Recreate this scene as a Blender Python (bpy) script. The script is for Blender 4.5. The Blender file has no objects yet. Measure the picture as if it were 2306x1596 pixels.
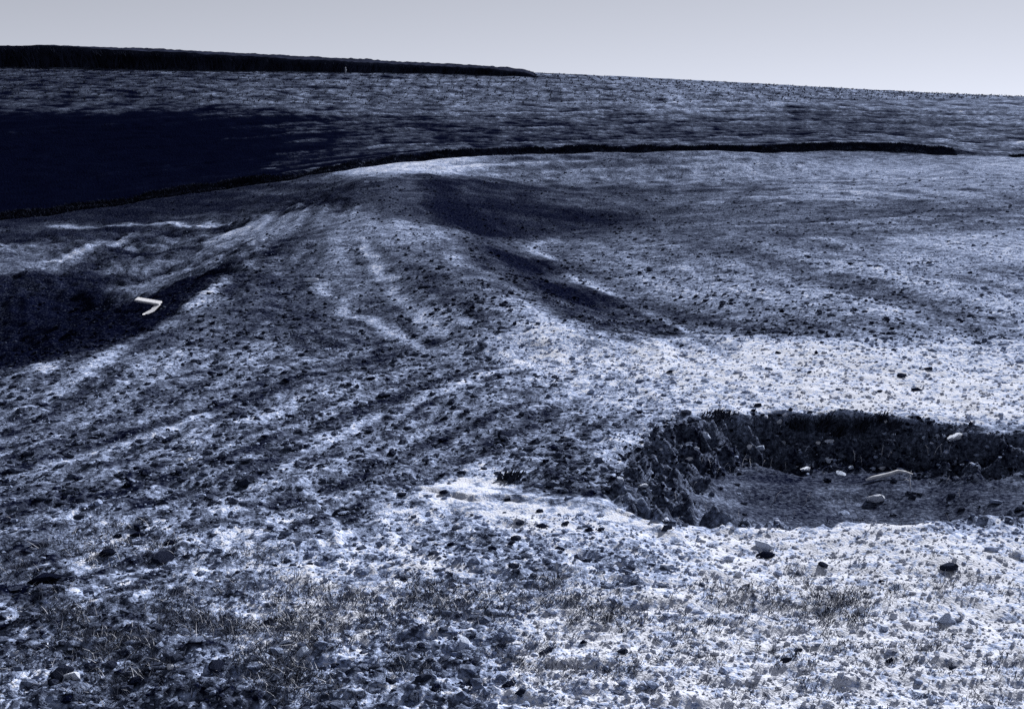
import bpy, math, random
import numpy as np
R = math.radians
random.seed(7)
rng = np.random.default_rng(11)
scene = bpy.context.scene
col = scene.collection

# ------------------------------------------------------------------ camera, sky, sun, exposure
W0, H0 = 2306.0, 1596.0            # working pixel grid of the photograph
HFOV = R(50.0)
FPX = W0 / 2 / math.tan(HFOV / 2)
HORIZON_ROW = 300.0
PITCH = math.atan((H0 / 2 - HORIZON_ROW) / FPX)
CAM_H = 2.5
cam_data = bpy.data.cameras.new('camera')
cam_data.sensor_fit = 'HORIZONTAL'
cam_data.angle = HFOV
cam_data.clip_start = 0.05
cam_data.clip_end = 20000
cam = bpy.data.objects.new('camera', cam_data)
cam.location = (0, 0, CAM_H)
cam.rotation_euler = (math.pi / 2 - PITCH, 0, 0)
col.objects.link(cam)
scene.camera = cam

SUN_AZ = R(38.0)                   # to the right of straight ahead
SUN_EL = R(31.0)
world = bpy.data.worlds.new('World')
scene.world = world
world.use_nodes = True
wn = world.node_tree.nodes
wl = world.node_tree.links
wn.clear()
sky = wn.new('ShaderNodeTexSky')
sky.sky_type = 'NISHITA'
sky.sun_disc = False
sky.sun_elevation = SUN_EL
sky.sun_rotation = SUN_AZ
sky.altitude = 0
sky.air_density = 0.6
sky.dust_density = 0.05
sky.ozone_density = 1.0
bw = wn.new('ShaderNodeRGBToBW')   # the picture is a blue-toned monochrome print
tint = wn.new('ShaderNodeMix')
tint.data_type = 'RGBA'
tint.blend_type = 'MULTIPLY'
tint.inputs['Factor'].default_value = 1.0
tint.inputs['B'].default_value = (0.93, 0.98, 1.13, 1)
bg = wn.new('ShaderNodeBackground')
bg.inputs['Strength'].default_value = 0.05
wo = wn.new('ShaderNodeOutputWorld')
wl.new(sky.outputs['Color'], bw.inputs['Color'])
soft_sky = wn.new('ShaderNodeMath'); soft_sky.operation = 'POWER'; soft_sky.inputs[1].default_value = 0.58
gain = wn.new('ShaderNodeMath'); gain.operation = 'MULTIPLY'; gain.inputs[1].default_value = 2.2   # evens out the haze over the whole sky
wl.new(bw.outputs['Val'], soft_sky.inputs[0])
wl.new(soft_sky.outputs['Value'], gain.inputs[0])
wl.new(gain.outputs['Value'], tint.inputs['A'])
wl.new(tint.outputs['Result'], bg.inputs['Color'])
wl.new(bg.outputs['Background'], wo.inputs['Surface'])

sun_data = bpy.data.lights.new('sun', 'SUN')
sun_data.energy = 5.0
sun_data.angle = R(0.5)
sun_data.color = (1.0, 0.985, 0.96)
sun = bpy.data.objects.new('sun', sun_data)
sdir = np.array([math.sin(SUN_AZ) * math.cos(SUN_EL), math.cos(SUN_AZ) * math.cos(SUN_EL), math.sin(SUN_EL)])
sun.location = tuple(sdir * 60)
sun.rotation_euler = (math.pi / 2 - SUN_EL, 0, math.pi - SUN_AZ)
col.objects.link(sun)

scene.view_settings.view_transform = 'Standard'
scene.view_settings.look = 'None'
scene.view_settings.exposure = 0.92
scene.view_settings.gamma = 1.0
scene.view_settings.use_curve_mapping = False
scene.render.engine = 'CYCLES'
scene.cycles.use_denoising = False
scene.cycles.max_bounces = 4
scene.cycles.diffuse_bounces = 2

# ------------------------------------------------------------------ noise
def _hash(ix, iy, seed):
    h = (ix.astype(np.int64) * 374761393 + iy.astype(np.int64) * 668265263 + seed * 974711) & 0xFFFFFFFF
    h = ((h ^ (h >> 13)) * 1274126177) & 0xFFFFFFFF
    h = (h ^ (h >> 16)) & 0xFFFFFFFF
    return h

def noise(x, y, seed=0):
    """gradient noise, about -1..1"""
    x = np.asarray(x, float); y = np.asarray(y, float)
    ix = np.floor(x); iy = np.floor(y)
    fx = x - ix; fy = y - iy
    u = fx * fx * fx * (fx * (fx * 6 - 15) + 10)
    v = fy * fy * fy * (fy * (fy * 6 - 15) + 10)
    def g(a, b):
        h = _hash(ix + a, iy + b, seed) * (2 * math.pi / 4294967296.0)
        return np.cos(h) * (fx - a) + np.sin(h) * (fy - b)
    n0 = g(0, 0); n1 = g(1, 0); n2 = g(0, 1); n3 = g(1, 1)
    a = n0 + u * (n1 - n0)
    b = n2 + u * (n3 - n2)
    return (a + v * (b - a)) * 1.6

def fbm(x, y, seed=0, octaves=3, gain=0.5):
    s = 0; a = 1.0
    for o in range(octaves):
        s = s + a * noise(x * 2 ** o + 17.3 * o, y * 2 ** o - 9.1 * o, seed + o)
        a *= gain
    return s

def sstep(a, b, t):
    t = np.clip((t - a) / (b - a), 0, 1)
    return t * t * (3 - 2 * t)

# ------------------------------------------------------------------ the photograph's geometry
CP, SP = math.cos(PITCH), math.sin(PITCH)
def ray(px, py):
    u = (np.asarray(px, float) - W0 / 2) / FPX
    v = (H0 / 2 - np.asarray(py, float)) / FPX
    return u, CP + v * SP, -SP + v * CP          # x, y, z per unit depth

def at_dist(px, py, D):
    dx, dy, dz = ray(px, py)
    s = D / dy
    return dx * s, D * np.ones_like(dx * s), CAM_H + dz * s

# control points: pixel and forward distance; the surface through them is the land
ctrl = [  # foreground, z about 0
    *[(px, py, None, 0.0) for px in (-200, 500, 1150, 1800, 2500) for py in (1800, 1560, 1330)],
    (-100, 1150, None, .0), (300, 1120, None, .02), (800, 1080, None, .0), (1200, 1000, None, 0.0), (2400, 1200, None, 0),
    (1200, 1180, None, -.03), (1700, 1190, None, 0), (2172, 1190, None, .02),
    (1500, 900, None, .02), (1900, 890, None, .06), (2300, 900, None, .08), (1200, 840, None, .05), (1700, 785, None, .12), (2100, 780, None, .16), (2450, 780, None, .16),
    # crest on the left, then the low ground beyond it
    (-80, 980, None, .0), (80, 905, None, .05), (250, 795, None, .05), (430, 665, None, .08), (560, 570, None, .18), (680, 490, None, .42), (800, 430, None, .72),
    (700, 800, None, 0.05), (900, 650, None, .12), (600, 700, None, .1),
    (-120, 860, 15.5, None), (60, 800, 17.0, None), (200, 705, 20.5, None), (330, 620, 24, None), (60, 640, 22.5, None), (-150, 640, 22, None),
    (-100, 540, 29, None), (300, 540, 28.5, None), (480, 520, 29.5, None),
    # middle field
    (1000, 520, None, .36), (1300, 520, None, .36), (1700, 520, None, .42), (2172, 520, None, .5), (1500, 650, None, .2), (2100, 650, None, .3), (2450, 650, None, .3),
    (1000, 410, None, .85), (1500, 400, None, .95), (2100, 400, None, 1.1), (2500, 400, None, 1.1),
    # foot of the hill
    (-100, 480, 33, None), (300, 450, 35, None), (700, 400, 38.5, None), (1100, 366, 43, None), (1600, 350, 46, None), (2172, 340, 48, None), (2500, 340, 48, None),
    # the hill
    (-100, 360, 41, None), (400, 350, 43, None), (-100, 230, 54, None), (400, 230, 56, None), (900, 232, 60, None), (1400, 235, 63, None), (2000, 232, 66, None), (2500, 235, 66, None),
    (-100, 158, 68, None), (400, 162, 69, None), (900, 168, 71, None), (1210, 174, 73, None), (1700, 193, 75, None), (2172, 214, 76, None), (2500, 226, 76, None),
]
cx, cy, cz = [], [], []
for px, py, D, z in ctrl:
    if D is None:
        dx, dy, dz = ray(px, py)
        t = (z - CAM_H) / dz
        cx.append(float(dx * t)); cy.append(float(dy * t)); cz.append(z)
    else:
        x, y, zz = at_dist(px, py, D)
        cx.append(float(x)); cy.append(float(y)); cz.append(float(zz))
# beyond the skyline the land falls away gently; behind the viewer it is level
for x in (-90, -40, 0, 40, 90):
    cx.append(x * 1.1); cy.append(125.0); cz.append(5.0 - x * .01)
for x, y in ((-8, -6), (8, -6), (0, -12), (-3, 1.0), (3, 1.0), (-60, 30), (60, 30), (-30, 0), (30, 0)):
    cx.append(x); cy.append(y); cz.append(-.3 if x < -20 else (.5 if x > 20 else 0))
cx, cy, cz = map(np.array, (cx, cy, cz))
WX, WY = 1 / 10.0, 1 / 10.0
def _phi(d2):
    return 0.5 * d2 * np.log(d2 + 1e-9)
_n = len(cx)
_A = np.zeros((_n + 3, _n + 3))
_d2 = ((cx[:, None] - cx) * WX) ** 2 + ((cy[:, None] - cy) * WY) ** 2
_A[:_n, :_n] = _phi(_d2) + np.eye(_n) * 2e-3
_P = np.stack([np.ones(_n), cx * WX, cy * WY], 1)
_A[:_n, _n:] = _P; _A[_n:, :_n] = _P.T
_w = np.linalg.solve(_A, np.concatenate([cz, np.zeros(3)]))
def land(x, y):
    x = np.asarray(x, float); y = np.asarray(y, float)
    s = _w[_n] + _w[_n + 1] * x * WX + _w[_n + 2] * y * WY
    for i in range(_n):
        s = s + _w[i] * _phi(((x - cx[i]) * WX) ** 2 + ((y - cy[i]) * WY) ** 2)
    return s

def drop(pts, hf=land, tmax=110.0):
    """where the sight lines through photograph pixels meet the ground"""
    out = []
    ts = np.geomspace(3, tmax, 520)
    for px, py in pts:
        dx, dy, dz = ray(px, py)
        x = dx * ts; y = dy * ts; z = CAM_H + dz * ts
        h = hf(x, y)
        k = np.nonzero(z <= h)[0]
        if len(k) and k[0] > 0:
            i = int(k[0]); a = z[i - 1] - h[i - 1]; b = h[i] - z[i]
            t = ts[i - 1] + (ts[i] - ts[i - 1]) * a / (a + b + 1e-9)
        else:
            t = ts[int(np.argmin(z - h))]
        out.append((float(dx * t), float(dy * t)))
    return np.array(out)

def densify(p, n=8):
    p = np.asarray(p, float); q = []
    for a, b in zip(p[:-1], p[1:]):
        for k in range(n):
            q.append(a + (b - a) * k / n)
    q.append(p[-1])
    return np.array(q)

def smooth_line(p, it=2):
    p = np.asarray(p, float)
    for _ in range(it):
        q = [p[0]]
        for a, b in zip(p[:-1], p[1:]):
            q += [a * .75 + b * .25, a * .25 + b * .75]
        q.append(p[-1])
        p = np.array(q)
    return p

def seg_dist(x, y, line):
    """distance to a polyline, side (left positive) and fraction along it"""
    best = np.full(x.shape, 1e9); side = np.zeros(x.shape); along = np.zeros(x.shape)
    m = len(line) - 1
    for i in range(m):
        ax, ay = line[i]; bx, by = line[i + 1]
        ex, ey = bx - ax, by - ay
        L2 = ex * ex + ey * ey + 1e-12
        t = np.clip(((x - ax) * ex + (y - ay) * ey) / L2, 0, 1)
        qx = x - ax - t * ex; qy = y - ay - t * ey
        d = np.sqrt(qx * qx + qy * qy)
        k = d < best
        best = np.where(k, d, best)
        side = np.where(k, np.sign(ex * (y - ay) - ey * (x - ax)), side)
        along = np.where(k, (i + t) / m, along)
    return best, side, along

def poly_sd(x, y, poly):
    """signed distance to a closed polygon, inside positive"""
    line = np.vstack([poly, poly[:1]])
    d, _, _ = seg_dist(x, y, line)
    ins = np.zeros(x.shape, bool)
    for (ax, ay), (bx, by) in zip(line[:-1], line[1:]):
        c = ((ay > y) != (by > y)) & (x < (bx - ax) * (y - ay) / (by - ay + 1e-12) + ax)
        ins ^= c
    return np.where(ins, d, -d)

# ------------------------------------------------------------------ lines and areas of the place
PIT = smooth_line(drop([(1370, 1110), (1385, 1050), (1440, 985), (1550, 940), (1700, 926), (1850, 920), (2000, 930), (2120, 955), (2250, 975), (2500, 985), (3000, 990),
                        (3000, 1165), (2500, 1165), (2250, 1165), (2100, 1178), (1900, 1185), (1720, 1188), (1600, 1180), (1480, 1172), (1400, 1150)]), 2)
BANK = smooth_line(drop([(-260, 530), (-60, 500), (120, 480), (450, 430), (700, 402), (900, 380), (1100, 370), (1300, 364), (1500, 358), (1700, 344), (1850, 338), (2000, 340), (2150, 350), (2300, 352), (2500, 352)]), 2)
CRACK = smooth_line(drop([(960, 1098), (1000, 1112), (1035, 1122), (1075, 1128), (1110, 1124), (1150, 1122), (1180, 1130)]), 1)
DIKE = densify(smooth_line(drop([(1330, 800), (1150, 720), (1040, 640), (950, 550), (880, 480), (880, 440), (960, 408), (1100, 396), (1350, 388), (1650, 380), (1900, 372)]), 2), 1)
BOWL = densify(smooth_line(drop([(1620, 760), (1450, 680), (1300, 600), (1210, 545), (1200, 505), (1300, 480), (1500, 470), (1750, 462)]), 2), 1)
LEDGE = smooth_line(drop([(1120, 1118), (1190, 1128), (1290, 1140), (1370, 1146), (1450, 1172), (1500, 1196), (1550, 1222)]), 1)
FLANK = smooth_line(drop([(80, 905), (250, 800), (430, 680), (560, 590), (680, 500), (800, 440)]), 1)
SAND = smooth_line(drop([(940, 1102), (1000, 1084), (1080, 1070), (1150, 1086), (1250, 1112), (1360, 1120), (1450, 1140), (1520, 1172), (1565, 1215), (1520, 1217), (1430, 1182), (1330, 1164), (1200, 1162), (1080, 1156), (980, 1140)]), 1)
HOLE = drop([(1460, 1180), (1530, 1178), (1545, 1200), (1470, 1202)])

flow_px = [
    [(-100, 250), (600, 245), (1200, 240), (2300, 235)], [(-100, 330), (700, 320), (1300, 300), (1800, 275), (2300, 260)],
    [(-100, 420), (500, 390), (1000, 350), (1600, 330), (2300, 310)], [(-100, 480), (450, 425), (900, 375), (1500, 352), (2300, 345)],
    [(1560, 770), (1350, 660), (1180, 580), (1060, 510), (985, 460), (985, 438), (1060, 425), (1300, 425), (1700, 420)],
    [(1650, 770), (1400, 660), (1250, 590), (1210, 545), (1240, 512), (1400, 475), (1700, 452), (2300, 440)],
    [(1240, 760), (1100, 650), (960, 520), (920, 460), (930, 430), (1000, 410), (1300, 398), (1700, 385), (2300, 375)],
    [(990, 760), (880, 680), (850, 620), (810, 570), (790, 500)], [(900, 770), (820, 730), (720, 650), (700, 635)],
    [(-60, 960), (80, 900), (250, 790), (430, 690), (560, 590), (680, 490), (800, 430), (1000, 395), (1300, 380)],
    [(-60, 1080), (80, 1050), (400, 960), (700, 850), (1000, 800), (1160, 790)],
    [(-60, 1230), (80, 1200), (400, 1110), (700, 1010), (900, 920), (1150, 830), (1400, 790)],
    [(-60, 1330), (80, 1300), (600, 1180), (900, 1090), (1200, 1000), (1350, 950)],
    [(900, 1080), (1150, 1120), (1350, 1140), (1550, 1220)],
    [(-60, 1480), (300, 1440), (700, 1400), (1300, 1420), (2300, 1400)], [(-60, 1600), (700, 1560), (2300, 1540)],
    [(1300, 800), (1700, 830), (2300, 880)], [(1400, 600), (1800, 620), (2300, 690)], [(1300, 530), (1700, 490), (2300, 510)],
    [(-60, 580), (250, 560), (420, 520), (640, 480)], [(-60, 800), (150, 720), (330, 640)], [(1600, 1250), (2300, 1200)],
]
fp, ft = [], []
for l in flow_px:
    w = densify(smooth_line(drop(l), 1), 4)
    t = np.diff(w, axis=0)
    fp.append((w[1:] + w[:-1]) / 2)
    ft.append(t / (np.linalg.norm(t, axis=1)[:, None] + 1e-9))
fp = np.vstack(fp); ft = np.vstack(ft)

# direction of tillage on a lattice in (bearing, log distance)
LA, LR = 170, 240
la = np.linspace(-R(62), R(62), LA); lr = np.linspace(math.log(2.0), math.log(110), LR)
gA, gR = np.meshgrid(la, lr, indexing='ij')
gx = np.sin(gA) * np.exp(gR); gy = np.cos(gA) * np.exp(gR)
c2 = ft[:, 0] ** 2 - ft[:, 1] ** 2; s2 = 2 * ft[:, 0] * ft[:, 1]
DC = np.empty_like(gx); DS = np.empty_like(gx)
for i in range(LA):
    d2 = (gx[i][:, None] - fp[:, 0]) ** 2 + (gy[i][:, None] - fp[:, 1]) ** 2
    wgt = 1 / (d2 / np.exp(gR[i])[:, None] ** 2 + 6e-5) ** 2
    ang = 0.5 * np.arctan2((wgt * s2).sum(-1), (wgt * c2).sum(-1))
    DC[i], DS[i] = np.cos(2 * ang), np.sin(2 * ang)
# how pale the soil is (0 dark loam .. 1 dry silt), with shade of the left hill, hollow and inner bank painted in, from places in the photograph
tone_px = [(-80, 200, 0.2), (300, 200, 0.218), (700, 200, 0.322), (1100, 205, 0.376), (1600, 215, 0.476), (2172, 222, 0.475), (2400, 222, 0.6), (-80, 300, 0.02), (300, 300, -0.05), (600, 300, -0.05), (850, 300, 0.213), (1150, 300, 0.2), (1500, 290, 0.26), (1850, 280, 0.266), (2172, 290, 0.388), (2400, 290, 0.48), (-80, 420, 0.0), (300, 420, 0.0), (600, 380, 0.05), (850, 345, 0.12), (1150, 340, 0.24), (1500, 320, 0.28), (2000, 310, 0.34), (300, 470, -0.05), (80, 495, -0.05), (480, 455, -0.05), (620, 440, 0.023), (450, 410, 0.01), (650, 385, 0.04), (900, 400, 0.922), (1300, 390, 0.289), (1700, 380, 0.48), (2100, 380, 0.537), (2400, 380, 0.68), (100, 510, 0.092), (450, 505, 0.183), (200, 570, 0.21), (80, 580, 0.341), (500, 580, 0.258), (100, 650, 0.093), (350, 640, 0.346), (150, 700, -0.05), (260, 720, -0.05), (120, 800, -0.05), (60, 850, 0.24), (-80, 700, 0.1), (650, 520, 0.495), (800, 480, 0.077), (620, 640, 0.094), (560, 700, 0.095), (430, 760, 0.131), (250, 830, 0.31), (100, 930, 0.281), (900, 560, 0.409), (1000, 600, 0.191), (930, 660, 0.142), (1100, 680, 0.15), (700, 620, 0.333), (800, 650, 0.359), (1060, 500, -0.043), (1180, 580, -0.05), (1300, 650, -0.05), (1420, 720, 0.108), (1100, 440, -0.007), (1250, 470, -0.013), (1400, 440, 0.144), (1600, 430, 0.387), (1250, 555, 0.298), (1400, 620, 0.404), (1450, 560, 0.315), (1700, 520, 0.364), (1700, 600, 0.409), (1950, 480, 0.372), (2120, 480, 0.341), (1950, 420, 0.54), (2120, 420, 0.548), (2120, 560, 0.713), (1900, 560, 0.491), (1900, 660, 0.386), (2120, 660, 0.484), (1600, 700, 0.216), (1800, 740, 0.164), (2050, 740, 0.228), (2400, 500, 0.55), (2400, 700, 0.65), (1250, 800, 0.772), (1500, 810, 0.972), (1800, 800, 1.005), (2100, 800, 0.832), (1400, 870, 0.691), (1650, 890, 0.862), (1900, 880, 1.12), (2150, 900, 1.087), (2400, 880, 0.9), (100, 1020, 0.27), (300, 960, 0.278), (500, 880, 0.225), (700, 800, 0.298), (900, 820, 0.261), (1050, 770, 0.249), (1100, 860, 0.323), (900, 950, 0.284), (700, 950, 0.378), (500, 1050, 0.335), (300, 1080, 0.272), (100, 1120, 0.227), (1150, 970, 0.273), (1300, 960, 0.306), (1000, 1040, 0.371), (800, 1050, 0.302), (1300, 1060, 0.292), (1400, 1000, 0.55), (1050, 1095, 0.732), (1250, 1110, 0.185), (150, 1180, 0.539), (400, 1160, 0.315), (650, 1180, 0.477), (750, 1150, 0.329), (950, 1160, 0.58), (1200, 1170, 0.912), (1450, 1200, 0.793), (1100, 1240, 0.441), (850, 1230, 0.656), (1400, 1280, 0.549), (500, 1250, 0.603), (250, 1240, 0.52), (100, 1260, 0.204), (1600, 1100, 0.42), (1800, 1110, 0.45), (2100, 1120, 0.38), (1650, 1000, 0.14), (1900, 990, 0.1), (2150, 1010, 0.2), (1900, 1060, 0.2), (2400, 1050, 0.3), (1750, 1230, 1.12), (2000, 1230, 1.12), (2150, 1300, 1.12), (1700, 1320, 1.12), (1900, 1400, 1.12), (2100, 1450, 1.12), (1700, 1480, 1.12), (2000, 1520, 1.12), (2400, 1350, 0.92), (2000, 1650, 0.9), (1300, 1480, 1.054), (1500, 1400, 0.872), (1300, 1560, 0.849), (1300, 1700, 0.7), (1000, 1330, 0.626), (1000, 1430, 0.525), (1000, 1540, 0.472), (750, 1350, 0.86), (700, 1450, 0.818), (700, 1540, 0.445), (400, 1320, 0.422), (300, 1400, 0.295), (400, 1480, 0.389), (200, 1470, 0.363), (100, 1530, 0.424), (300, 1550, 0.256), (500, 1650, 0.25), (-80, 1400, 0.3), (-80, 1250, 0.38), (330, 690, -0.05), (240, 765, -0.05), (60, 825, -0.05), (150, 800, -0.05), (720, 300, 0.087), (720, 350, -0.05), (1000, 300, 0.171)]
tp = drop([(a, b) for a, b, c in tone_px]); tv = np.array([c for a, b, c in tone_px])
tr = np.hypot(tp[:, 0], tp[:, 1])
# compare places by bearing and log distance so that far and near carry equal weight
def polar(x, y):
    return np.arctan2(x, y), np.log(np.hypot(x, y) + 1e-6)
tA, tL = polar(tp[:, 0], tp[:, 1])
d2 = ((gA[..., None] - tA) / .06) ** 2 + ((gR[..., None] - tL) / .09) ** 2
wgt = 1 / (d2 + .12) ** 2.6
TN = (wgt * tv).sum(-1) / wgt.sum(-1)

def lattice(x, y, arrs):
    a, r = polar(x, y)
    fa = np.clip((a - la[0]) / (la[1] - la[0]), 0, LA - 1.001)
    fr = np.clip((r - lr[0]) / (lr[1] - lr[0]), 0, LR - 1.001)
    i = fa.astype(int); j = fr.astype(int); fa = fa - i; fr = fr - j
    return [(A[i, j] * (1 - fa) * (1 - fr) + A[i + 1, j] * fa * (1 - fr) + A[i, j + 1] * (1 - fa) * fr + A[i + 1, j + 1] * fa * fr) for A in arrs]

def tillage(x, y):
    c, s = lattice(x, y, [DC, DS])
    a = 0.5 * np.arctan2(s, c)
    return np.cos(a), np.sin(a)

def streak(x, y, dx, dy, wave, length, seed, n=7):
    """noise drawn out along the direction of tillage"""
    s = 0
    for t in np.linspace(-1, 1, n):
        s = s + noise((x + dx * length * t) / wave, (y + dy * length * t) / wave, seed)
    return s / math.sqrt(n) * 1.1

def trace(x, y, dx, dy, step, n):
    """points followed along the tillage both ways from each place"""
    P = [(x, y)]
    for sg in (1, -1):
        qx, qy, ux, uy = x, y, dx * sg, dy * sg
        for _ in range(n):
            qx = qx + ux * step; qy = qy + uy * step
            vx, vy = tillage(qx, qy)
            f_ = np.where(vx * ux + vy * uy < 0, -1.0, 1.0)
            ux, uy = vx * f_, vy * f_
            P.append((qx, qy))
    return P

def drawn(P, wave, seed):
    return sum(noise(a / wave, b / wave, seed) for a, b in P) / math.sqrt(len(P)) * 1.2

# pale and dark lines left by water and wheels, plus inner-bank shade painted as dark bands: (pixels, half width in m, strength)
lines_px = [
    ([(1650, 775), (1500, 710), (1390, 655), (1280, 600), (1225, 560), (1210, 535), (1240, 512), (1330, 490), (1480, 475)], .22, .17),
    ([(1400, 690), (1280, 620), (1150, 555), (1100, 520)], .14, .25),
    ([(1240, 760), (1180, 700), (1100, 645), (1030, 600)], .22, .28), ([(1040, 620), (960, 520), (925, 465), (930, 432), (1000, 410), (1300, 398)], .18, .22),
    ([(1000, 770), (920, 710), (870, 665), (850, 620), (830, 580), (800, 560)], .16, .36), ([(980, 800), (880, 755), (800, 715), (730, 665), (700, 635)], .13, .40),
    ([(80, 900), (200, 850), (330, 775), (430, 715), (520, 640)], .22, .22), ([(60, 1050), (300, 985), (480, 930)], .12, .25),
    ([(860, 960), (960, 905), (1060, 860), (1160, 815), (1300, 790)], .12, .34), ([(640, 1060), (760, 985), (860, 930)], .08, .25),
    ([(1560, 790), (1350, 675), (1180, 590), (1060, 515), (985, 462), (975, 440), (1060, 425), (1300, 430), (1500, 428), (1740, 425)], .75, -.30),  # shade of the bend's inner bank, put into the soil tone
    ([(1040, 462), (1180, 462), (1320, 466), (1460, 462)], 1.3, -.26), ([(1700, 530), (1850, 528), (1950, 520)], .3, -.25), ([(1850, 475), (2100, 478), (2300, 470)], .5, -.16),  # first one: painted shade of the inner slope at the upper bend
    ([(1120, 760), (1000, 700), (930, 630)], .16, -.16),
    ([(100, 508), (250, 507), (400, 503), (470, 506)], .25, .5), ([(420, 507), (560, 497), (690, 482)], .22, .4), ([(120, 590), (190, 575), (260, 545), (310, 520)], .3, .45), ([(430, 580), (480, 545), (560, 520)], .22, .3),
    ([(80, 850), (130, 840)], .3, .5), ([(1850, 420), (1930, 440), (1950, 445)], .2, .3), ([(1900, 410), (2172, 400)], .3, .2), ([(1950, 690), (2080, 720), (2172, 770)], .25, .25), ([(1780, 610), (1950, 605), (2172, 640)], .3, .2),
    ([(820, 1230), (900, 1248), (980, 1275), (1050, 1290)], .045, .5), ([(900, 1230), (1050, 1258)], .03, .25), ([(1140, 1128), (1250, 1130), (1340, 1135)], .03, .5), ([(1110, 1158), (1250, 1155), (1420, 1160)], .035, .5),
    ([(1370, 1128), (1440, 1150), (1500, 1190), (1545, 1213)], .04, .5), ([(1000, 1098), (1060, 1085), (1130, 1095)], .07, .4), ([(700, 1090), (740, 1140), (770, 1210)], .06, .25), ([(560, 1180), (575, 1230), (580, 1275)], .05, .3),
    ([(860, 1150), (980, 1130), (1060, 1145)], .05, .4), ([(1250, 1310), (1400, 1340), (1520, 1370)], .04, .25),
]
TRACKS = [(DIKE, .75, 6.0, 11, 46, 700), (BOWL, 1.1, 9.0, 12, 44, 710),
          (smooth_line(drop([(-60, 960), (80, 900), (250, 790), (430, 690), (560, 590), (680, 490), (800, 430), (1000, 395)]), 1), .55, 2.6, 9, 34, 720),
          (smooth_line(drop([(-60, 1230), (80, 1200), (400, 1110), (700, 1010), (900, 920), (1150, 830), (1400, 790)]), 1), .30, 2.4, 6, 15, 730),
          (smooth_line(drop([(-60, 1330), (80, 1300), (500, 1210), (560, 1190), (600, 1230), (590, 1300)]), 1), .16, .9, 5, 9, 740)]
LINES = [(smooth_line(drop(p), 1), w, s) for p, w, s in lines_px]

def bank_height(x, y):
    d, side, al = seg_dist(x, y, BANK)
    s = d * side
    n = fbm(x * .5, y * .5, 301, 3) * .22 + noise(x * 2.2, y * 2.2, 305) * .1
    h = .29 + .07 * noise(x * .18, y * 0 + 3.3, 310)
    h = h * (.45 + .55 * sstep(.1, .42, al))
    h = h * (1 - .9 * sstep(.80, .90, al) * (1 - sstep(.905, .95, al)))
    h = h * (1 - .35 * sstep(.88, .93, al))
    return h * sstep(-.05, .28, s + n) * np.exp(-np.clip(s, 0, None) / 6.0), s + n

def pit_depth(x, y):
    sd = poly_sd(x, y, PIT)
    n = fbm(x * 2.1, y * 2.1, 401, 3) * .10 + noise(x * 9, y * 9, 405) * .025
    s = sd + n
    lft = 1 - sstep(1.3, 2.4, x)
    d = .37 * (.55 * sstep(-.02 - .12 * lft, .16 + .35 * lft, s) + .45 * sstep(.1, .5 + .35 * lft, s))
    d = d * (1 - .5 * sstep(2.6, 4.2, x)) * (.6 + .4 * sstep(1.2, 2.3, x))
    wl_ = sstep(0, .1, s) * (1 - sstep(.45, .7, s))
    d = d + wl_ * (.10 * fbm(x * 4.5, y * 4.5, 411, 3) + .045 * noise(x * 15, y * 15, 415))
    d = d + .025 * fbm(x * 1.7, y * 1.7, 409, 2) * sstep(.1, .4, s)
    return d, s

def cut_height(x, y):
    """small scarp of the sand bar, and the hole at the gully head"""
    z = 0
    for ln, hh, rc, sd_ in ((CRACK, .032, .18, 501), (LEDGE, .024, .14, 511)):
        d, side, al = seg_dist(x, y, ln)
        s = d * side + .03 * noise(x * 4, y * 4, sd_) + .014 * noise(x * 13, y * 13, sd_ + 1)
        w = np.sin(np.clip(al, 0.001, .999) * math.pi) ** .5
        z = z + w * np.exp(-(d / rc) ** 2) * hh * (.8 + .5 * noise(x * 2.5, y * 2.5, sd_ + 2)) * sstep(-.012, .016, s)
    return z

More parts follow.
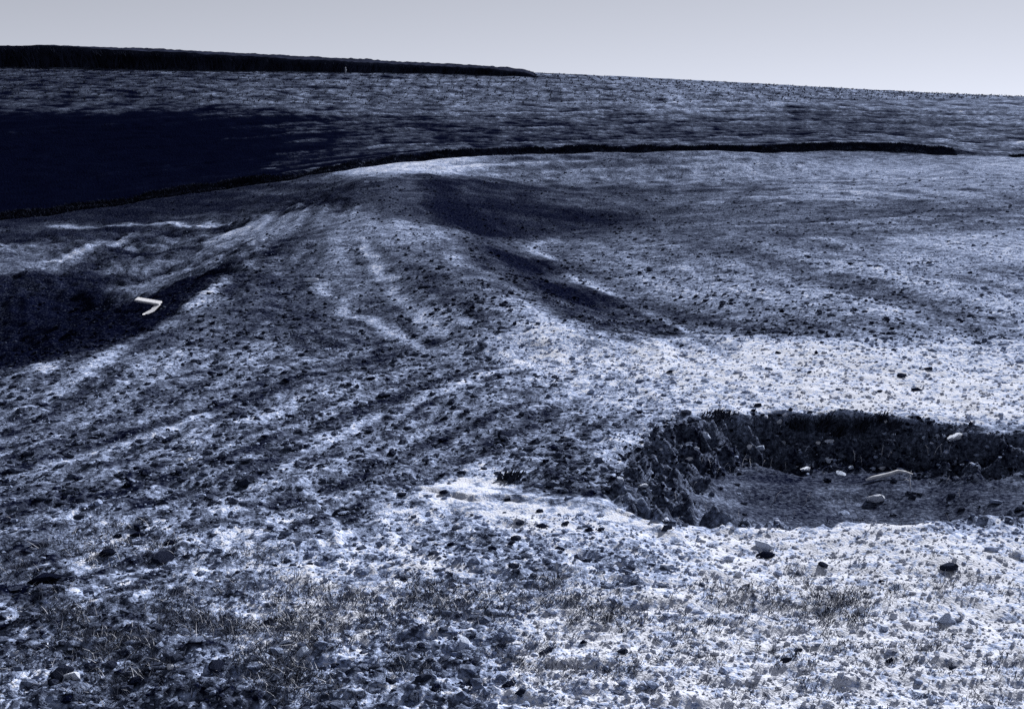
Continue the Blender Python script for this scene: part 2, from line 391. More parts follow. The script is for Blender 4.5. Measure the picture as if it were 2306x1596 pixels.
def shape(x, y, fine=True):
    """height of the ground and its soil tone"""
    r = np.hypot(x, y)
    z = land(x, y)
    bh, bs = bank_height(x, y)
    pd, ps = pit_depth(x, y)
    z = z + bh - pd + cut_height(x, y)
    k = np.nonzero((r > 8) & (r < 48))[0] if x.ndim == 1 else slice(None)
    dd, _, al = seg_dist(x[k], y[k], DIKE); db, _, bl = seg_dist(x[k], y[k], BOWL)
    wd = .062 * r[k] + .5
    z[k] = z[k] + (.10 + .0125 * r[k]) * np.exp(-(dd / wd) ** 2) * sstep(9.5, 12, r[k]) * sstep(0, .12, al) * (1 - sstep(.85, 1, al)) - (.08 + .008 * r[k]) * sstep(9.5, 12, r[k]) * np.exp(-(db / (wd * 1.3)) ** 2) * sstep(0, .15, bl) * (1 - sstep(.8, 1, bl))
    dc, _, cl_ = seg_dist(x[k], y[k], FLANK)
    z[k] = z[k] + .08 * np.exp(-(dc / 1.6) ** 2) * sstep(0, .2, cl_) * (1 - sstep(.8, 1, cl_))
    if not fine:
        return z
    dx, dy = tillage(x, y)
    hill = sstep(-.3, .3, bs)
    tone, = lattice(x + hill * (4.0 * noise(x * .05, bs * .55, 201) + 2.5 * noise(x * .11, bs * 1.7, 203)), y + 2.0 * sstep(-.1, .1, bs), [TN])
    base = tone
    gul = sstep(0, .25, ps)
    lod = lambda wave: 1 - sstep(.12, .45, r * .0036 / wave)
    smoothness = np.zeros(x.shape)
    wig = 1 + .5 * noise(x * .9, y * .9, 77)
    px = x + .12 * fbm(x * .8, y * .8, 81, 2) * np.clip(r / 12, .3, 2); py = y + .12 * fbm(x * .8, y * .8, 85, 2) * np.clip(r / 12, .3, 2)
    add = np.zeros(x.shape)
    brk = noise(x / .22, y / .22, 91) * .6 + noise(x / .7, y / .7, 93) * .6
    for ln, w, s in LINES:
        bx0, by0 = ln.min(0) - w * 4; bx1, by1 = ln.max(0) + w * 4
        k = np.nonzero((px > bx0) & (px < bx1) & (py > by0) & (py < by1))[0]
        if not len(k):
            continue
        d, _, al = seg_dist(px[k], py[k], ln)
        v = np.exp(-(d / (w * (.75 if s > 0 else 1) * wig[k])) ** 2) * np.clip(np.minimum(al, 1 - al) * 9 + .15, 0, 1)
        add[k] += s * v * (1.0 if s > 0 else .9) * np.clip(.95 + .5 * brk[k], .45, 1.3)
        if s > .2:
            smoothness[k] = np.maximum(smoothness[k], v * .6)
    ss = sstep(-.05, .12, poly_sd(px, py, SAND) + .08 * brk)
    smoothness = np.maximum(smoothness, ss * .65)
    tone = tone + add + ss * (.16 + .22 * streak(x, y, dx, dy, .06, .5, 29, 5))
    # wheel and tillage lines, parallel to the bends of the bank and the edges of the field
    trk = np.zeros(x.shape)
    for ln_, wv, reach, r0_, r1_, sd_ in TRACKS:
        kk = np.nonzero((r > r0_) & (r < r1_))[0]
        q_, sg_, _ = seg_dist(x[kk], y[kk], ln_)
        q_ = q_ * sg_ + .10 * noise(x[kk] * .6, y[kk] * .6, sd_)
        v_ = 1.25 * noise(q_ / wv, q_ * 0 + .37 + .02 * x[kk], sd_ + 1) + .6 * noise(q_ / (wv * .45), q_ * 0 + .71, sd_ + 2)
        v_ = v_ * (.55 + .6 * np.abs(noise(x[kk] * .22, y[kk] * .22, sd_ + 3)))
        trk[kk] += v_ * (1 - sstep(reach * .6, reach, np.abs(q_))) * sstep(r0_, r0_ * 1.15, r[kk]) * (1 - sstep(r1_ * .85, r1_, r[kk]))
    trk = trk * (1 - hill)
    PL = trace(x, y, dx, dy, .05 * r, 4); PS_ = trace(x, y, dx, dy, .009 * r, 2)
    s1 = drawn(PL, .9, 21); s2 = drawn(PL, .32, 22); s5 = drawn(PS_, .16, 25); s3 = drawn(PS_, .07, 23)
    s4 = drawn(PS_[:3], .03, 24); s6 = drawn(PL, .5, 26)
    far = sstep(14, 40, r)
    tone = tone + .21 * trk + (.04 + .07 * far) * s1 + .10 * s2 * lod(.32) + .11 * s6 * sstep(9, 16, r) * (1 - .6 * hill) + .05 * fbm(x * .35, y * .35, 31, 3)
    tone = tone - (.10 + .06 * sstep(0, 6, x)) * sstep(11, 22, r) * sstep(.15, .4, tone) * (1 - .5 * hill) + .13 * (1 - sstep(5.5, 8.0, r)) * sstep(.3, .5, tone)
    edge = streak(x, y, dx, dy, 1.6, 16, 27)
    tone = tone + hill * .08 * edge
    rough = np.clip(1.15 - smoothness, .12, 1.3) * (1 - .35 * sstep(.6, .95, tone))
    rough = rough * (1 - .3 * sstep(9, 16, r)) * (1 + .8 * gul - 1.45 * sstep(.45, .75, ps))
    # clods in the tilth: rounded lumps with sharp hollows between
    b1 = np.abs(noise(x / .17, y / .17, 41)); b2 = np.abs(noise(x / .075, y / .075, 43)); b3 = noise(x / .034, y / .034, 45)
    z = z + rough * ((.012 + .04 * np.clip(.75 - tone, 0, .6) * (1 - .6 * sstep(6, 9, r)) + .008 * sstep(6, 14, r)) * (.35 - b1) * lod(.17) + .026 * (.35 - b2) * lod(.075) + .013 * b3 * lod(.034) + .022 * s3 * lod(.07) + .015 * s5 * lod(.16) + (.018 + .006 * sstep(9, 18, r)) * s2 * lod(.32))
    z = z + (.006 + .0011 * r) * trk * (1 - gul)
    z = z + .03 * fbm(x * .7, y * .7, 51, 2) + .03 * far * s1 * (1 - .3 * hill)
    hollow = sstep(13, 16, r) * (1 - sstep(30, 36, r)) * (1 - sstep(.25, .42, base)) * sstep(3, 5, -x)
    z = z + hollow * (.10 * fbm(x * 1.1, y * .8, 55, 3) + .04 * noise(x * 4.5, y * 4.5, 57))
    tone = tone + hollow * .16 * fbm(x * .9, y * .7, 58, 3)
    # furrows on the hill follow the contour
    bw_ = bs + .7 * fbm(x * .05, y * .1, 61, 2)
    fur = 1.3 * noise(bw_ / .8, x * .012, 63) + .9 * noise(bw_ / .33, x * .02, 65)
    fur = fur * (1 - .75 * sstep(15, 19, bs))
    z = z + hill * (.055 + .04 * edge) * fur * sstep(.6, 2, bs)
    tone = tone + hill * .09 * fur + hill * .10 * s1
    rows_h = hill * .05 * np.clip(fur + .4 * s1 - .25, 0, 1.2)
    tone = base + add + (tone - base - add) * (.12 + .16 * hill + (.88 - .16 * hill) * sstep(.02, .3, base + np.clip(add, 0, 1)))
    # speckle: crumbs of dark loam through the pale crust
    near = 1 - sstep(5, 13, r)
    sp = .45 * near * noise(x / .055, y / .055, 75) + .4 * noise(x / .12, y / .12, 71) * lod(.12) + .8 * s3 * lod(.07) + .6 * s4 * lod(.035) * near + .65 * s5 * lod(.16) + .35 * noise(x / .3, y / .3, 73) * sstep(6, 16, r) * lod(.3) + .5 * s2 * (.4 + .6 * far) * lod(.32)
    sp = sp + .3 * noise(x / .6, y / .6, 74) * far + .4 * s1 * far
    mid = sstep(10.5, 14, r) * (1 - hill) * (1 - hollow) * sstep(-.25, .12, base)
    tone = tone * (1 - mid) + mid * (.20 + .83 * np.maximum(tone - .14, .1 * (tone - .14)))
    tone = tone + rows_h * (1 - sstep(.1, .3, base))
    t0 = np.clip(tone, 0, 1.1)
    soft = sstep(9, 18, r)
    m = sstep(-.22 - .2 * soft, .22 + .2 * soft, sp * (1 - .35 * smoothness) - (t0 - .22) * 1.7)
    lift = sstep(.03, .3, t0)
    crust = .10 * lift + .82 * t0 + .06 * sstep(.7, 1, t0)
    loam = .05 * lift + .16 * t0
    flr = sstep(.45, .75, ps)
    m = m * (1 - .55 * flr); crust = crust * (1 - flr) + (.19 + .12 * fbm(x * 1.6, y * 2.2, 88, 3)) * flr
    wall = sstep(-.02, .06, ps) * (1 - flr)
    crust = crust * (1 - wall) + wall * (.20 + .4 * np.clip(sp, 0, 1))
    cut = sstep(-.12, 0, bs) * (1 - sstep(.2, .45, bs)) * sstep(.05, .15, bh)  # blackens the bank's face: its shade is put into the soil tone
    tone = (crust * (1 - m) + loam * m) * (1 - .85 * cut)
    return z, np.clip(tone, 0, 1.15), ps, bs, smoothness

# ------------------------------------------------------------------ materials
DARK = (.0011, .0017, .0075)
PALE = (.465, .49, .575)
def mat(name, rough=1.0):
    m = bpy.data.materials.new(name)
    m.use_nodes = True
    b = m.node_tree.nodes['Principled BSDF']
    b.inputs['Roughness'].default_value = rough
    b.inputs['Specular IOR Level'].default_value = 0
    return m, m.node_tree.nodes, m.node_tree.links, b

def soil_material(name, dark=DARK, pale=PALE, scale=1.0, bump=.6, amt=.65, big=7.0, amt2=.3, specks=.22):
    m, n, l, b = mat(name)
    att = n.new('ShaderNodeAttribute'); att.attribute_name = 'tone'
    tc = n.new('ShaderNodeTexCoord')
    n1 = n.new('ShaderNodeTexNoise'); n1.inputs['Scale'].default_value = 24 * scale; n1.inputs['Detail'].default_value = 6; n1.inputs['Roughness'].default_value = .7
    l.new(tc.outputs['Object'], n1.inputs['Vector'])
    n3 = n.new('ShaderNodeTexNoise'); n3.inputs['Scale'].default_value = big; n3.inputs['Detail'].default_value = 5; n3.inputs['Roughness'].default_value = .75
    l.new(tc.outputs['Object'], n3.inputs['Vector'])
    def rng_node(src, a_):
        mr = n.new('ShaderNodeMapRange'); mr.inputs['From Min'].default_value = .3; mr.inputs['From Max'].default_value = .7
        mr.inputs['To Min'].default_value = 1 - a_; mr.inputs['To Max'].default_value = 1 + a_
        l.new(src, mr.inputs['Value'])
        return mr.outputs['Result']
    mu = n.new('ShaderNodeMath'); mu.operation = 'MULTIPLY'
    l.new(rng_node(n1.outputs['Fac'], amt), mu.inputs[0]); l.new(rng_node(n3.outputs['Fac'], amt2), mu.inputs[1])
    ad = n.new('ShaderNodeMath'); ad.operation = 'MULTIPLY'
    l.new(att.outputs['Fac'], ad.inputs[0]); l.new(mu.outputs['Value'], ad.inputs[1])
    rp = n.new('ShaderNodeValToRGB')
    e = rp.color_ramp.elements
    e[0].position = 0.0; e[0].color = (*dark, 1)
    e[1].position = 1.0; e[1].color = (*pale, 1)
    for p, f in ((.07, .004), (.28, .13), (.5, .36), (.75, .70)):
        k = e.new(p); k.color = (*[(d + (q - d) * f) * w_ for d, q, w_ in zip(dark, pale, (.85, .99, 1.27))], 1)
    gr = n.new('ShaderNodeMapRange'); gr.inputs['From Min'].default_value = .45; gr.inputs['From Max'].default_value = .75
    gr.inputs['To Min'].default_value = 0; gr.inputs['To Max'].default_value = specks
    l.new(n1.outputs['Fac'], gr.inputs['Value'])
    a2 = n.new('ShaderNodeMath'); a2.operation = 'ADD'
    l.new(ad.outputs['Value'], a2.inputs[0]); l.new(gr.outputs['Result'], a2.inputs[1])
    l.new(a2.outputs['Value'], rp.inputs['Fac'])
    l.new(rp.outputs['Color'], b.inputs['Base Color'])
    n2 = n.new('ShaderNodeTexNoise'); n2.inputs['Scale'].default_value = 70 * scale; n2.inputs['Detail'].default_value = 4
    l.new(tc.outputs['Object'], n2.inputs['Vector'])
    bp = n.new('ShaderNodeBump'); bp.inputs['Strength'].default_value = bump; bp.inputs['Distance'].default_value = .02 / scale
    l.new(n2.outputs['Fac'], bp.inputs['Height'])
    l.new(bp.outputs['Normal'], b.inputs['Normal'])
    return m

M_field = soil_material('tilled_silt_soil', amt2=.75)
M_gully = soil_material('raw_gully_soil', scale=1.3)
M_hill = soil_material('hillside_soil', scale=.22, bump=.8, amt=.6, big=3.2, amt2=.5, specks=.05)
M_clod = soil_material('soil_clod', scale=1.6, amt=.3, amt2=.1)
M_stone = soil_material('pale_stone', dark=(.05, .055, .075), pale=(.72, .74, .80), scale=1.2, amt=.2, amt2=.05)

def flat_material(name, c, var=.35, scale=30):
    m, n, l, b = mat(name, .85)
    tc = n.new('ShaderNodeTexCoord')
    n1 = n.new('ShaderNodeTexNoise'); n1.inputs['Scale'].default_value = scale; n1.inputs['Detail'].default_value = 3
    l.new(tc.outputs['Object'], n1.inputs['Vector'])
    rp = n.new('ShaderNodeValToRGB')
    rp.color_ramp.elements[0].position = .3; rp.color_ramp.elements[0].color = (*[v * (1 - var) for v in c], 1)
    rp.color_ramp.elements[1].position = .7; rp.color_ramp.elements[1].color = (*[min(1, v * (1 + var)) for v in c], 1)
    l.new(n1.outputs['Fac'], rp.inputs['Fac'])
    l.new(rp.outputs['Color'], b.inputs['Base Color'])
    return m

M_wood = flat_material('weathered_white_wood', (.44, .45, .50), .35, 60)
M_bleached = flat_material('bleached_wood', (.5, .52, .58), .3, 25)
M_straw = flat_material('dry_straw', (.36, .38, .45), .3, 20)
M_grass = flat_material('short_grass', (.04, .046, .068), .5, 3)
M_crop = flat_material('standing_crop', (.014, .017, .032), .5, .8)
M_weed = flat_material('dark_weed_leaf', (.022, .026, .042), .5, 20)
M_row = flat_material('young_row_crop', (.03, .035, .055), .4, 2)

# ------------------------------------------------------------------ mesh helpers
def mesh_np(name, verts, quads=None, tris=None, tone=None, material=None, smooth=True):
    me = bpy.data.meshes.new(name)
    nq = 0 if quads is None else len(quads); nt = 0 if tris is None else len(tris)
    loops = []
    if nq: loops.append(np.asarray(quads, np.int32).ravel())
    if nt: loops.append(np.asarray(tris, np.int32).ravel())
    loops = np.concatenate(loops)
    me.vertices.add(len(verts)); me.vertices.foreach_set('co', np.asarray(verts, np.float32).ravel())
    me.loops.add(len(loops)); me.loops.foreach_set('vertex_index', loops)
    st = np.concatenate([np.arange(nq) * 4, nq * 4 + np.arange(nt) * 3]).astype(np.int32)
    me.polygons.add(nq + nt); me.polygons.foreach_set('loop_start', st)
    me.polygons.foreach_set('use_smooth', np.full(nq + nt, smooth))
    me.update(calc_edges=True)
    if tone is not None:
        a = me.attributes.new('tone', 'FLOAT', 'POINT')
        a.data.foreach_set('value', np.asarray(tone, np.float32))
    if material: me.materials.append(material)
    return me

def put(name, me, parent=None, loc=None, label=None, cat=None, group=None, kind=None):
    o = bpy.data.objects.new(name, me)
    col.objects.link(o)
    if parent: o.parent = parent
    if loc is not None: o.location = loc
    if label: o['label'] = label
    if cat: o['category'] = cat
    if group: o['group'] = group
    if kind: o['kind'] = kind
    return o

# ------------------------------------------------------------------ the ground
rs = [2.6]
while rs[-1] < 96:
    rs.append(rs[-1] + max(.009, .0034 * rs[-1]))
rs = np.array(rs)
NA = 770
az = np.linspace(-R(37), R(37), NA)
RR, AA = np.meshgrid(rs, az, indexing='ij')
X = (RR * np.sin(AA)).ravel(); Y = (RR * np.cos(AA)).ravel()
Z = np.empty_like(X); T = np.empty_like(X); PS = np.empty_like(X); BS = np.empty_like(X)
CH = 120000
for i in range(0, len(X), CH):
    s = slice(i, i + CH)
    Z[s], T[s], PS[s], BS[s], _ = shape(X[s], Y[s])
V = np.stack([X, Y, Z], 1)
ZG = Z.reshape(len(rs), NA)
def height(x, y):
    """height of the finished ground sheet"""
    x = np.atleast_1d(np.asarray(x, float)); y = np.atleast_1d(np.asarray(y, float))
    a = (np.arctan2(x, y) - az[0]) / (az[1] - az[0]); r = np.hypot(x, y)
    a = np.clip(a, 0, NA - 1.001); j = a.astype(int); fa = a - j
    i = np.clip(np.searchsorted(rs, r) - 1, 0, len(rs) - 2)
    fr = np.clip((r - rs[i]) / (rs[i + 1] - rs[i]), 0, 1)
    return ZG[i, j] * (1 - fr) * (1 - fa) + ZG[i + 1, j] * fr * (1 - fa) + ZG[i, j + 1] * (1 - fr) * fa + ZG[i + 1, j + 1] * fr * fa
idx = np.arange(len(X)).reshape(len(rs), NA)
Q = np.stack([idx[:-1, :-1], idx[:-1, 1:], idx[1:, 1:], idx[1:, :-1]], -1).reshape(-1, 4)[:, ::-1]
qp = PS[Q].mean(1); qb = BS[Q].mean(1)
kinds = np.where(qb > .0, 2, np.where(qp > .02, 1, 0))
def submesh(name, sel, m):
    q = Q[sel]
    u, inv = np.unique(q, return_inverse=True)
    return mesh_np(name, V[u], quads=inv.reshape(-1, 4), tone=T[u], material=m)
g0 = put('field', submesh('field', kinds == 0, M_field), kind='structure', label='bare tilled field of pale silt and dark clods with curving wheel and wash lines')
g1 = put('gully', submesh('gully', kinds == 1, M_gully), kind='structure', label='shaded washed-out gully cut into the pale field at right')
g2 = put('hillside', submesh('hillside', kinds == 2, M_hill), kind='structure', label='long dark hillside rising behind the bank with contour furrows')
# the rest of the land round about, coarse
def coarse(rr, aa):
    Rr, Aa = np.meshgrid(rr, aa, indexing='ij')
    x = (Rr * np.sin(Aa)).ravel(); y = (Rr * np.cos(Aa)).ravel()
    return x, y, Rr.ravel()
rr = np.concatenate([[.05, 1, 1.8, 2.6], np.geomspace(3.2, 96, 46)]); aa = np.linspace(R(37), R(323), 140)
x1, y1, _ = coarse(rr, aa)
z1 = np.empty_like(x1); t1 = np.empty_like(x1)
z1, t1, _, _, _ = shape(x1, y1)
lim = sstep(14, 60, np.hypot(x1, y1))
back = sstep(R(50), R(80), np.abs(np.arctan2(x1, y1)))
z1 = z1 * (1 - back) + back * (.02 * fbm(x1, y1, 5) - .5 * lim)
t1 = t1 * (1 - back) + back * .5
i1 = np.arange(len(x1)).reshape(len(rr), len(aa))
q1 = np.stack([i1[:-1, :-1], i1[:-1, 1:], i1[1:, 1:], i1[1:, :-1]], -1).reshape(-1, 4)[:, ::-1]
va = [np.stack([x1, y1, z1], 1)]; ta = [t1]; qa = [q1]; off = len(x1)
rr = np.geomspace(96, 4000, 40); aa = np.linspace(-math.pi, math.pi, 181)
x2, y2, r2 = coarse(rr, aa)
e = 95.9 / r2
zr, _, _, _, _ = shape(x2 * e, y2 * e)
bk = sstep(R(48), R(80), np.abs(np.arctan2(x2, y2)))
zr = zr * (1 - bk) - .5 * bk
z2 = zr * np.exp(-(r2 - 96) / 400) - 2.5 * sstep(96, 600, r2)
i2 = np.arange(len(x2)).reshape(len(rr), len(aa)) + off
q2 = np.stack([i2[:-1, :-1], i2[:-1, 1:], i2[1:, 1:], i2[1:, :-1]], -1).reshape(-1, 4)[:, ::-1]
va.append(np.stack([x2, y2, z2], 1)); ta.append(np.full(len(x2), .4)); qa.append(q2); off += len(x2)
rr = np.array([.05, 1.0, 1.8, 2.6]); aa = np.linspace(-R(37), R(37), 40)
x3, y3, _ = coarse(rr, aa)
z3, t3, _, _, _ = shape(x3, y3)
i3 = np.arange(len(x3)).reshape(len(rr), len(aa)) + off
q3 = np.stack([i3[:-1, :-1], i3[:-1, 1:], i3[1:, 1:], i3[1:, :-1]], -1).reshape(-1, 4)[:, ::-1]
va.append(np.stack([x3, y3, z3], 1)); ta.append(t3); qa.append(q3)
put('surrounding_land', mesh_np('surrounding_land', np.vstack(va), quads=np.vstack(qa), tone=np.concatenate(ta), material=M_hill), kind='structure')

# ------------------------------------------------------------------ clods
PHI = (1 + 5 ** .5) / 2
ICO = np.array([(-1, PHI, 0), (1, PHI, 0), (-1, -PHI, 0), (1, -PHI, 0), (0, -1, PHI), (0, 1, PHI), (0, -1, -PHI), (0, 1, -PHI), (PHI, 0, -1), (PHI, 0, 1), (-PHI, 0, -1), (-PHI, 0, 1)], float)
ICO /= np.linalg.norm(ICO, axis=1)[:, None]
ICOF = np.array([(0, 11, 5), (0, 5, 1), (0, 1, 7), (0, 7, 10), (0, 10, 11), (1, 5, 9), (5, 11, 4), (11, 10, 2), (10, 7, 6), (7, 1, 8), (3, 9, 4), (3, 4, 2), (3, 2, 6), (3, 6, 8), (3, 8, 9), (4, 9, 5), (2, 4, 11), (6, 2, 10), (8, 6, 7), (9, 8, 1)])

def sample_ground(n, rmin, rmax, amax=R(36), power=1.0):
    a = rng.uniform(-amax, amax, n)
    u = rng.uniform(0, 1, n)
    if power == 1.0:
        r = np.sqrt(rmin ** 2 + u * (rmax ** 2 - rmin ** 2))       # even over the ground
    else:
        r = rmin * (rmax / rmin) ** u
    return r * np.sin(a), r * np.cos(a)

OCT = np.array([(1, 0, 0), (-1, 0, 0), (0, 1, 0), (0, -1, 0), (0, 0, 1), (0, 0, -1)], float)
OCTF = np.array([(0, 2, 4), (2, 1, 4), (1, 3, 4), (3, 0, 4), (2, 0, 5), (1, 2, 5), (3, 1, 5), (0, 3, 5)])
def clod_mesh(x, y, size, tone, stretch=1.5, flat=.65, sink=.25, base=ICO, face=ICOF):
    n = len(x)
    z = height(x, y)
    dx, dy = tillage(x, y)
    a = np.arctan2(dy, dx) + rng.normal(0, .5, n)
    ca, sa = np.cos(a), np.sin(a)
    nv = len(base)
    k = rng.uniform(.6, 1.4, (n, nv, 1))
    p = base[None] * k
    # spin each one differently before flattening
    b = rng.uniform(0, 6.28, n); cb, sb = np.cos(b)[:, None], np.sin(b)[:, None]
    q = np.stack([p[..., 0] * cb - p[..., 2] * sb, p[..., 1], p[..., 0] * sb + p[..., 2] * cb], -1)
    st = (1 + (stretch - 1) * rng.uniform(0, 1.6, n))[:, None]
    q[..., 0] *= st; q[..., 2] *= flat * rng.uniform(.7, 1.3, n)[:, None]
    q *= size[:, None, None]
    v = np.stack([q[..., 0] * ca[:, None] - q[..., 1] * sa[:, None] + x[:, None], q[..., 0] * sa[:, None] + q[..., 1] * ca[:, None] + y[:, None], q[..., 2] + (z + size * sink)[:, None]], -1)
    f = (face[None] + (np.arange(n) * nv)[:, None, None]).reshape(-1, 3)
    return v.reshape(-1, 3), f, np.repeat(tone, nv)

def clods(n, rmin, rmax, smin, smax, seedk, keep=None, power=1.0, sharp=2.2):
    x, y = sample_ground(n, rmin, rmax, power=power)
    tone, = lattice(x, y, [TN])
    _, ps = pit_depth(x, y)
    bs = bank_height(x, y)[1]
    sm = np.zeros(n)
    for ln, w, s in LINES:
        if s > .2:
            d, _, _ = seg_dist(x, y, ln)
            d = d * 1.3
            sm = np.maximum(sm, np.exp(-(d / w) ** 2))
    sm = np.maximum(sm, sstep(-.03, .08, poly_sd(x, y, SAND)))
    patch = .5 + .5 * fbm(x * 1.1, y * 1.1, seedk, 2)
    prob = np.clip(1.2 - tone * 1.22, .07, 1) * np.clip(.25 + patch, .15, 1.2) * (1 - .9 * sm)
    prob = np.where(ps > 0, np.where(ps > .5, .10, .25), prob)
    prob = np.where(bs > -.4, 0, prob)
    k = rng.uniform(0, 1, n) < prob
    x, y, tone = x[k], y[k], tone[k]
    size = smin * (smax / smin) ** (rng.uniform(0, 1, len(x)) ** sharp)
    rad = np.hypot(x, y)
    size = size * np.clip(rad / 8, .85, 1.15)
    ct = np.clip(tone * rng.uniform(.25, .95, len(x)) + rng.normal(0, .06, len(x)), 0, .85)
    pale = rng.uniform(0, 1, len(x)) < .03 + .10 * tone * (np.hypot(x, y) < 9)
    pale |= (ps[k] > 0) & (rng.uniform(0, 1, len(x)) < .3)
    pale &= tone > .15
    ct = np.where(pale, np.maximum(tone * .9 + .1, .5), ct)
    return x, y, size, ct

parts = [clods(66000, 3.4, 42, .006, .034, 901, power=0, sharp=2.1)]
cxs, cys, css, cts = [np.concatenate([p[i] for p in parts]) for i in range(4)]
v, f, t = clod_mesh(cxs, cys, css, cts)
# rubble on the gully walls
x = rng.uniform(PIT[:, 0].min(), 5.5, 60000); y = rng.uniform(PIT[:, 1].min(), PIT[:, 1].max(), 60000)
ps = pit_depth(x, y)[1]
k = np.nonzero((ps > -.03) & (ps < .62) & (y > 7.6))[0][:2600]
x, y = x[k], y[k]
rt = np.where(rng.uniform(0, 1, len(k)) < .16, rng.uniform(.3, .8, len(k)), rng.uniform(0, .15, len(k)))
v2, f2, t2 = clod_mesh(x, y, .005 * 4.5 ** (rng.uniform(0, 1, len(k)) ** 2.4), rt, stretch=1.3, flat=.8)
f = np.vstack([f, f2 + len(v)]); v = np.vstack([v, v2]); t = np.concatenate([t, t2])
# crumbs of the pale crust
def crumbs(n, r0, r1, s0, s1_):
    x, y = sample_ground(n, r0, r1, power=0)
    tn, = lattice(x, y, [TN])
    ps = pit_depth(x, y)[1]
    k = (rng.uniform(0, 1, n) < np.clip(.25 + tn, 0, 1)) & (ps < -.02) & (poly_sd(x, y, SAND) < 0) & (bank_height(x, y)[1] < -.3)
    x, y, tn = x[k], y[k], tn[k]
    rad = np.hypot(x, y)
    return clod_mesh(x, y, .0045 * 3.4 ** (rng.uniform(0, 1, len(x)) ** 1.7) * np.clip(rad / 7, 1, 1.3), np.clip(tn * .95 + rng.normal(.04, .10, len(x)), .03, 1), stretch=1.6, flat=.8, sink=.3, base=OCT, face=OCTF)
for a in ((58000, 3.4, 22, 0, 0),):
    v2, f2, t2 = crumbs(*a)
    f = np.vstack([f, f2 + len(v)]); v = np.vstack([v, v2]); t = np.concatenate([t, t2])
put('loose_clods', mesh_np('loose_clods', v, tris=f, tone=t, material=M_clod, smooth=False), kind='stuff', label='countless small dark soil clods strewn over the tilled field', cat='clods')

# ------------------------------------------------------------------ blades, crops and grass
def blades(x, y, z, h, w, lean, bend, seg=2):
    """bent tapering blades, one strip each; arrays of equal length"""
    n = len(x)
    a = rng.uniform(0, 2 * math.pi, n)
    ux, uy = np.cos(a), np.sin(a)                    # width direction
    la_ = rng.uniform(0, 2 * math.pi, n)
    lx, ly = np.cos(la_) * lean, np.sin(la_) * lean
    rows = []
    for k in range(seg + 1):
        t = k / seg
        ox = lx * (t + bend * t * t) * h; oy = ly * (t + bend * t * t) * h
        oz = h * t * (1 - .25 * np.abs(bend) * t * np.clip(lean, 0, 1))
        ww = w * (1 - t) ** .6 * .5
        c = np.stack([x + ox, y + oy, z + oz - (.004 if k == 0 else 0)], -1)
        d = np.stack([ux * ww, uy * ww, 0 * ww], -1)
        if k < seg:
            rows += [c - d, c + d]
        else:
            rows += [c]
    m = len(rows)
    v = np.stack(rows, 1).reshape(-1, 3)
    b = (np.arange(n) * m)[:, None]
    quads = [b + np.array([2 * k, 2 * k + 1, 2 * k + 3, 2 * k + 2]) for k in range(seg - 1)]
    q = np.concatenate(quads) if quads else None
    t = b + np.array([m - 3, m - 2, m - 1])
    return v, q, t

def join(parts):
    vs, qs, ts, off = [], [], [], 0
    for v, q, t in parts:
        vs.append(v)
        if q is not None: qs.append(q + off)
        ts.append(t + off); off += len(v)
    return np.vstack(vs), (np.vstack(qs) if qs else None), np.vstack(ts)

coarse_h = height

def spot(px, py):
    p = drop([(px, py)], coarse_h)[0]
    return float(p[0]), float(p[1]), float(height(p[0], p[1])[0]), float(np.hypot(np.hypot(p[0], p[1]), CAM_H))

# standing crop along the skyline
CROP = smooth_line(drop([(-260, 152), (-60, 153), (200, 155), (500, 159), (780, 163), (1000, 167), (1120, 170), (1205, 175)]), 2)
seglen = np.linalg.norm(np.diff(CROP, axis=0), axis=1); cum = np.concatenate([[0], np.cumsum(seglen)])
n = 22000
sq = rng.uniform(0, cum[-1], n)
bx = np.interp(sq, cum, CROP[:, 0]); by = np.interp(sq, cum, CROP[:, 1])
dep = rng.uniform(0, 1, n) ** 1.5 * 5.0
x = bx + rng.normal(0, .1, n); y = by + dep
f = sq / cum[-1]
hh = np.interp(f, [0, .25, .45, .63, .80, .93, .985, 1], [1.45, 1.35, 1.10, .78, .52, .38, .25, .06]) * (.96 + .04 * rng.uniform(-1, 1, n)) * (1 + .05 * noise(x * .3, y * .3, 15))
z = height(x, y)
z = np.maximum(z, height(bx, by) - .02)
v, q, t = blades(x, y, z, hh, rng.uniform(.07, .15, n), rng.uniform(.05, .35, n), rng.uniform(.4, 1.4, n), 3)
ns, nd = 700, 8
fs = np.linspace(0, 1, ns); sx_ = np.interp(fs * cum[-1], cum, CROP[:, 0]); sy_ = np.interp(fs * cum[-1], cum, CROP[:, 1])
hc = np.interp(fs, [0, .25, .45, .63, .80, .93, .985, 1], [1.45, 1.35, 1.10, .78, .52, .38, .25, .06]) * .95
zb = height(sx_, sy_) - .05
rows_ = [np.stack([sx_, sy_ + .05, zb], 1)]
for k in range(nd):
    yy = sy_ + .1 + k * .62
    rows_.append(np.stack([sx_, yy + .06 * noise(sx_ * 3, yy, 16), np.maximum(zb + .05, height(sx_, yy)) + hc * (1 + .05 * noise(sx_ * .3, yy * .3, 15)) + .05 * fbm(sx_ * 2.2, yy * 2.2, 19, 2)], 1))
cv = np.stack(rows_, 0).reshape(-1, 3); ci = np.arange(len(cv)).reshape(nd + 1, ns)
cq = np.stack([ci[:-1, :-1], ci[:-1, 1:], ci[1:, 1:], ci[1:, :-1]], -1).reshape(-1, 4)
q = np.vstack([q, cq + len(v)]); v = np.vstack([v, cv])
put('standing_crop', mesh_np('standing_crop', v, q, t, material=M_crop), kind='stuff', label='dark standing crop along the skyline at upper left', cat='crop')

